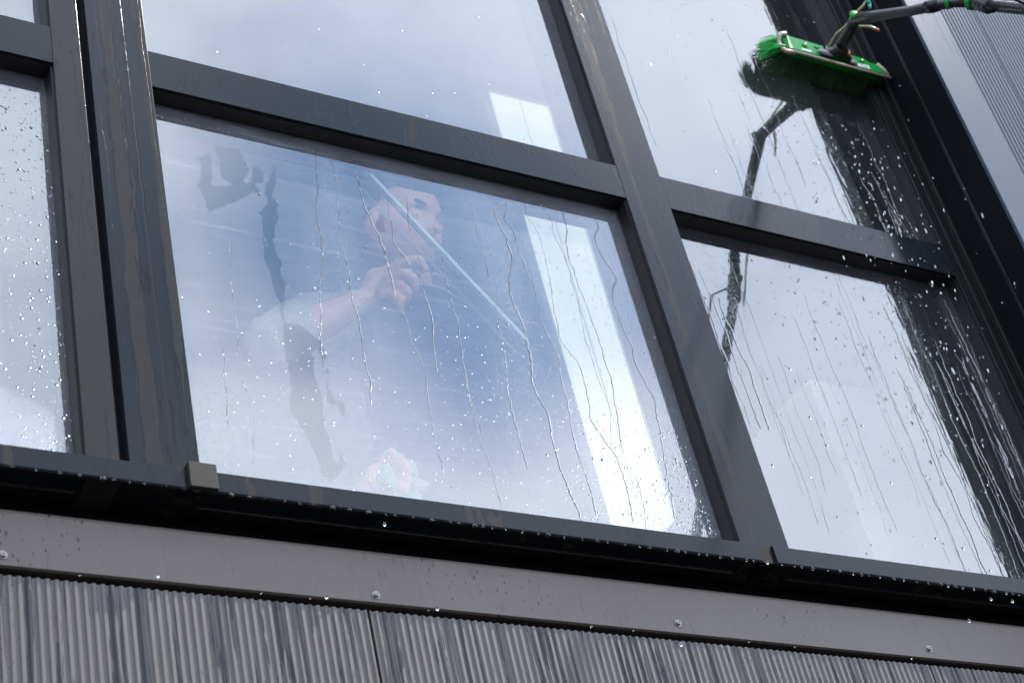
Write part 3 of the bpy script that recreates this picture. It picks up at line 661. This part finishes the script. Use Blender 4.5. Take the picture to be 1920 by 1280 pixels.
# hub, neck, gooseneck, pole
q = MB(); q.tube([BP(-.055, -.022, -.006), BP(-.03, -.036, -.004), BP(.0, -.05, .0), BP(.03, -.036, -.006), BP(.058, -.022, -.010)], [.010, .013, .019, .013, .010], 14); q.ball(BP(0, -.05, 0), (.026, .022, .020), 14, 10); q.build('hub', m_blk, brush, True)
m_gp = plain('grey_plastic', (0.16, 0.17, 0.18), 0.3)
q = MB(); q.ball(BP(-.045, -.036, -.010), (.028, .006, .010), 14, 8, rot=Matrix.Rotation(.1, 3, 'Y')); q.build('hub_cover', m_gp, brush, True)
q = MB(); q.ball(BP(.052, -.034, -.014), (.016, .006, .009), 12, 8); q.build('hub_cover', m_gp, brush, True)
H0 = BP(0, -.055, .004); K = Q(1604, 36, .30)
q = MB(); q.tube([H0, H0.lerp(K, .35), H0.lerp(K, .7), K], [.020, .0165, .015, .017], 16); q.build('neck', m_blk, brush, True)
q = MB(); kd = (K-H0).normalized(); side = Vector((-.6, -.5, .1)).normalized(); q.ball(K+side*.012, (.015, .010, .016), 16, 10); q.build('knob', m_green, brush, True)
P1 = Q(1700, 22, .50); P2 = Q(1748, 12, .60); P3 = Q(1785, 4, .66); C1 = Q(1822, 4, .71); C2 = Q(1850, 10, .75); PE = Q(1920, 17, .865)
q = MB(); q.tube([K, K.lerp(P1, .4), P1, P2, P3, C1], [.017, .0155, .0135, .015, .0145, .0145], 18); q.build('gooseneck', m_blk, brush, True)
q = MB(); q.tube([P2.lerp(P1, .2), P2, P2.lerp(P3, .35)], [.0165, .018, .0165], 18); q.build('collar', m_trim, brush, True)
q = MB(); q.tube([P3.lerp(P2, .25), P3.lerp(P2, .05)], [.0165, .0168], 18); q.build('collar_ring', m_green, brush, True)
pd = (PE-C2).normalized()
q = MB(); q.tube([C1-pd*.004, C1+pd*.012], .021, 20); q.ball(C1+Vector((-.004, -.006, -.018)), (.010, .010, .008), 10, 8); q.build('clamp_ring', m_green, brush, True)
q = MB(); q.tube([C1+pd*.012, C1+pd*.03, C2+pd*.012, C2+pd*.020], [.0185, .0205, .0215, .0175], 20)
lev = Vector((-.2, -.2, -1)).normalized(); q.tube([C1+lev*.012, C2+lev*.019+pd*.02], [.009, .010], 10); q.build('clamp', m_blk, brush, True)
q = MB(); q.tube([C2+pd*.005+Vector((0, 0, .0)), C2+pd*.008], .0222, 20); q.build('clamp_band', plain('grey_band', (0.12, 0.11, 0.10), 0.4), brush, True)
q = MB(); q.tube([C2, C2+pd*1.2, C2+pd*2.6], [.0150, .0155, .0160], 20); q.tube([C2+pd*1.2, C2+pd*1.24], .019, 20); q.build('pole', m_carbon, brush, True)
hz = [BP(-.028, -.030, .012), BP(-.012, -.07, .04), Q(1585, 50, .24), Q(1603, 26, .29), Q(1618, 12, .33), Q(1630, -6, .36), Q(1660, -22, .42), Q(1720, -26, .52), Q(1800, -22, .65), Q(1900, 0, .80)]
q = MB(); q.tube(hz, .0034, 8); q.build('hose', m_hose, brush, True)
hz2 = [BP(.004, -.055, .012), Q(1578, 68, .20), Q(1590, 57, .24), Q(1610, 50, .27), Q(1632, 50, .30), Q(1644, 56, .32)]
q = MB(); q.tube(hz2, .0036, 8); o = q.build('hose_stub', m_hose, brush, True)
q = MB(); q.tube([hz2[-1], hz2[-1]+(hz2[-1]-hz2[-2]).normalized()*.008], .0042, 8); q.build('hose_cap', m_orange, brush, True)
q = MB(); q.ball(BP(.022, -.052, -.002), (.012, .008, .016), 10, 8); q.build('hinge_block', m_orange, brush, True)
q = MB(); q.tube([Q(1631, 17, .34), Q(1630, 8, .35)], .0040, 10); q.tube([Q(1630, 8, .35), Q(1622, -10, .36)], .0055, 10, 0); q.build('hose_coupling', plain('turquoise_plastic', (0.02, 0.35, 0.25), 0.3), brush, True)
# hose loop beside the clamp
q = MB(); q.tube([C2+Vector((-.02, -.0, .02)), C2+Vector((-.06, -.03, .01)), C2+pd*.09+Vector((-.06, -.03, .0)), C2+pd*.16+Vector((-.02, -.01, .0))], .0035, 8); q.build('hose_loop', m_trim, brush, True)

# ------------------------------------------------------------------ the person inside
m_skin = plain('skin', (0.78, 0.43, 0.33), 0.5, noise=0.08, nscale=20, subsurf=0.1)
m_hair = plain('short_hair', (0.06, 0.05, 0.045), 0.8, noise=0.4, nscale=180, bump=0.4)
m_tee = plain('white_cotton', (0.55, 0.55, 0.45), 0.9, nscale=9, noise=0.12, bump=0.3)
m_vest = plain('navy_workwear', (0.035, 0.05, 0.09), 0.85, nscale=9, noise=0.2, bump=0.3)
m_trou = plain('dark_trousers', (0.03, 0.03, 0.035), 0.9, nscale=12, bump=0.3)
def J(px, py, y): return W(un(px, py, y))
HC = J(754, 440, .56)
floor_z = W((0, 0, ZF)).z
def cap(q, a, b, ra, rb, n=20):
    q.tube([a, b], [ra, rb], n); q.ball(a, ra, n, 12); q.ball(b, rb, n, 12)
def headmesh(q):
    bm = bmesh.new(); bmesh.ops.create_icosphere(bm, subdivisions=5, radius=1)
    Rm = Matrix.Rotation(math.radians(14), 3, 'Z') @ Matrix.Rotation(math.radians(24), 3, 'X') @ Matrix.Rotation(math.radians(6), 3, 'Y')
    for v in bm.verts:
        u = v.co.copy(); x, y, z = u
        sx_ = .076*(1-.20*max(0, -z)**1.5); sy_ = .098; sz_ = .118
        p = Vector((x*sx_, y*sy_, z*sz_))
        if y < 0: p.y *= .90+.06*max(0, -z)
        if z < -.2 and y > 0: p.y *= 1-.45*min(1, (-z-.2)/.6)
        fr = max(0, -y)
        def G(cx, cz, s1, s2): return math.exp(-((p.x-cx)/s1)**2-((p.z-cz)/s2)**2)*fr
        d = .026*G(0, -.018, .010, .020)+.010*G(0, .004, .009, .022)+.007*G(0, .034, .045, .012)
        d += -.032*G(.031, .012, .018, .014)-.032*G(-.031, .012, .018, .014)
        d += .006*G(.040, -.022, .022, .018)+.006*G(-.040, -.022, .022, .018)
        d += .008*G(0, -.052, .020, .006)+.006*G(0, -.062, .017, .006)-.004*G(0, -.057, .022, .0035)+.010*G(0, -.092, .022, .016)-.005*G(0, -.074, .02, .007)
        p.y -= d; v.co = HC+Rm @ (p*1.18)
    q.addbm(bm)
    for s_ in (-1, 1):
        q.ball(HC+Rm @ Vector((s_*.093, .007, -.005)), (.012, .021, .036), 12, 8, rot=Rm)
        q.ball(HC+Rm @ Vector((s_*.037, -.080, .014)), .0145, 12, 8)
    return Rm
body = MB(); Rm = headmesh(body)
nk = HC+Vector((0, .025, -.17)); ch = HC+Vector((0, .03, -.33)); wa = HC+Vector((0, .03, -.62)); pv = HC+Vector((0, .04, -.76))
cap(body, HC+Vector((0, .02, -.07)), nk, .056, .060)
sr = J(598, 606, .64); er = J(512, 645, .41); wr = J(690, 562, .26)
sl = HC+Vector((.15, .12, -.25)); el = J(800, 900, .62); wl = J(690, 921, .50)
body.ball(ch, (.155, .105, .17), 24, 16); body.ball(wa, (.135, .095, .17), 24, 16); body.ball(pv, (.16, .11, .12), 24, 16)
for s_, e_, w_ in ((sr, er, wr), (sl, el, wl)):
    cap(body, nk+Vector((0, .01, -.04)), s_, .055, .058); cap(body, s_, e_, .054, .042); cap(body, e_, e_.lerp(w_, .3), .042, .045); cap(body, e_.lerp(w_, .3), w_, .045, .027)
for s_ in (-1, 1):
    hp = pv+Vector((s_*.09, 0, -.04)); kn = Vector((hp.x+s_*.02, hp.y-.03, floor_z+.47)); an = Vector((hp.x+s_*.03, hp.y+.01, floor_z+.08))
    cap(body, hp, kn, .085, .058); cap(body, kn, an, .056, .036); cap(body, an+Vector((0, 0, -.03)), an+Vector((s_*.02, -.16, -.045)), .036, .028)
def hand(q, wrist, palm, fingers, thumb):
    cap(q, wrist, wrist.lerp(palm, .4), .026, .030); q.ball(palm, (.042, .028, .042), 16, 10)
    for c_ in fingers:
        rr = [.0122, .0118, .0110, .0098]
        cap(q, palm, c_[0], .020, .0115, 10)
        for k in range(len(c_)-1): cap(q, c_[k], c_[k+1], rr[min(k, 3)], rr[min(k+1, 3)], 10)
    cap(q, wrist.lerp(palm, .5), thumb[0], .019, .013, 10)
    for k in range(len(thumb)-1): cap(q, thumb[k], thumb[k+1], .0125-.001*k, .0115-.001*k, 10)
hand(body, wr, J(716, 532, .235),
     [[J(738, 508, .185), J(762, 490, .150), J(786, 486, .135), J(796, 504, .15)],
      [J(732, 524, .180), J(756, 512, .145), J(776, 522, .135), J(778, 542, .155)],
      [J(726, 540, .185), J(748, 534, .150), J(764, 546, .140), J(764, 562, .16)],
      [J(718, 556, .195), J(736, 554, .165), J(750, 564, .155), J(750, 578, .17)]],
     [J(722, 508, .24), J(748, 492, .225), J(774, 494, .20)])
pl = J(716, 901, .47)
hand(body, wl, pl,
     [[J(730, 876, 0.440), J(745, 864, 0.410), J(760, 868, 0.390)], [J(736, 888, 0.440), J(752, 878, 0.405), J(768, 884, 0.390)],
      [J(738, 902, 0.440), J(754, 896, 0.410), J(768, 902, 0.395)], [J(738, 916, 0.440), J(750, 914, 0.415), J(762, 920, 0.400)]],
     [J(716, 876, 0.460), J(722, 858, 0.430), J(734, 848, 0.410)])
person = body.build('person', m_skin)
def remesh(o, vox, sm=4):
    md = o.modifiers.new('join', 'REMESH'); md.mode = 'VOXEL'; md.voxel_size = vox; md.use_smooth_shade = True
    ms = o.modifiers.new('soften', 'SMOOTH'); ms.iterations = sm; ms.factor = .5
remesh(person, .0042, 3)
tag(person, 'person behind the large pane in white t-shirt and navy vest, pulling a squeegee', 'person')
def garment(name, m, vox=.007):
    return lambda q: None
def cloth_obj(name, q, m, fold, seed):
    o = q.build(name, m, person); remesh(o, .008, 3)
    tx = bpy.data.textures.new(name+'_folds', 'CLOUDS'); tx.noise_scale = .09; tx.noise_depth = 2
    md = o.modifiers.new('folds', 'DISPLACE'); md.texture = tx; md.strength = fold; md.mid_level = .5
    return o
q = MB(); q.ball(ch, (.168, .118, .18), 24, 16); q.ball(wa, (.150, .110, .16), 24, 16)
for s_, e_ in ((sr, er), (sl, el)):
    cap(q, nk+Vector((0, .01, -.055)), s_, .062, .070); cap(q, s_, s_.lerp(e_, 1.0 if s_ is sr else .55), .074, .066)
cap(q, er, er.lerp(wr, .22), .066, .062)
cloth_obj('t_shirt', q, m_tee, .022, 1)
q = MB(); q.ball(ch+Vector((0, 0, -.03)), (.178, .132, .20), 24, 16); q.ball(ch.lerp(wa, .55), (.162, .126, .2), 24, 16); q.ball(wa, (.162, .124, .2), 24, 16)
for s_ in (-1, 1): cap(q, ch+Vector((s_*.09, -.01, .05)), ch+Vector((s_*.095, .0, .115)), .065, .05)
cloth_obj('vest', q, m_vest, .016, 2)
q = MB(); q.ball(pv, (.172, .122, .13), 24, 16)
for s_ in (-1, 1):
    hp = pv+Vector((s_*.09, 0, -.04)); kn = Vector((hp.x+s_*.02, hp.y-.03, floor_z+.47)); an = Vector((hp.x+s_*.03, hp.y+.01, floor_z+.10))
    cap(q, hp, kn, .096, .072); cap(q, kn, an, .070, .058)
cloth_obj('trousers', q, m_trou, .016, 3)
bm = bmesh.new(); bmesh.ops.create_icosphere(bm, subdivisions=5, radius=1)
bmesh.ops.delete(bm, geom=[v for v in bm.verts if (v.co.y < .0 and v.co.z < .62+.25*(-v.co.y)) or v.co.z < -.35], context='VERTS')
for v in bm.verts: v.co = HC+Rm @ Vector((v.co.x*.096, v.co.y*(.122 if v.co.y > 0 else .110), v.co.z*.146))
q = MB(); q.addbm(bm); o = q.build('hair', m_hair, person, True)

for s_ in (-1, 1):
    q = MB(); q.ball(HC+Rm @ Vector((s_*.037, -.098, .042)), (.021, .008, .0055), 12, 6, rot=Rm); q.build('eyebrow', m_hair, person, True)

# squeegee on the inner face of the glass
gi = GI+.012
A_, B_ = J(686, 318, gi), J(992, 642, gi)
dv = (B_-A_).normalized(); up_ = Vector((0, -1, 0)); sdv = dv.cross(up_).normalized()
sq = thing('squeegee', (A_+B_)/2, 'pale squeegee slanting across the inside of the large pane in front of the face', 'squeegee')
m_chan = plain('worn_aluminium', (0.80, 0.95, 0.90), 0.35, metal=0.0, noise=0.35, nscale=70)
m_rub = plain('grey_rubber', (0.05, 0.07, 0.08), 0.6)
def slab(q, a, b, w, t, off, dep, bev=.001):
    bm = bmesh.new(); bmesh.ops.create_cube(bm, size=1); ln = (b-a).length; c = (a+b)/2
    for v in bm.verts: v.co = Vector((v.co.x*ln, v.co.y*w, v.co.z*t))
    bmesh.ops.bevel(bm, geom=bm.edges[:], offset=bev, segments=2, affect='EDGES')
    for v in bm.verts: v.co = c+dv*v.co.x+sdv*(v.co.y+off)+up_*(v.co.z-dep)
    q.addbm(bm)
q = MB(); slab(q, A_, B_, .010, .010, -.002, .010); slab(q, A_+dv*.01, B_-dv*.01, .006, .015, -.010, .012); q.build('channel', m_chan, sq)
q = MB(); slab(q, A_-dv*.004, B_+dv*.004, .014, .0016, .008, .002, .0004); q.build('rubber_blade', m_rub, sq)
hm = A_.lerp(B_, .52); t0 = J(828, 492, gi+.05); t1 = J(785, 505, .165); t2 = J(757, 548, .195); t3 = J(758, 592, .20)
q = MB(); slab(q, hm-dv*.035, hm+dv*.035, .022, .012, -.008, .020, .003); q.tube([hm+Vector((0, .018, 0)), t0], [.010, .011], 12); q.build('clamp', m_chan, sq, False)
q = MB(); q.tube([t0, t1, t2, t3], [.011, .012, .0125, .0110], 14); q.build('handle', m_trou, sq, True)
q = MB(); bm = bmesh.new(); bmesh.ops.create_icosphere(bm, subdivisions=4, radius=1)
cc = J(750, 899, .44)
for v in bm.verts:
    u = v.co.copy(); k = 1+.18*math.sin(7*u.x+3*u.z)+.14*math.sin(9*u.z-4*u.y)+.08*math.sin(17*u.x-11*u.z)
    v.co = cc+Vector((u.x*.050*k, u.y*.022*k, u.z*.070*k-.02*abs(u.x)))
q.addbm(bm); clo = q.build('cleaning_cloth', plain('pale_green_cloth', (0.30, 0.44, 0.36), 0.95, nscale=60, bump=0.5), None, True)
tag(clo, 'crumpled pale green cleaning cloth in the lower hand behind the large pane', 'cloth')
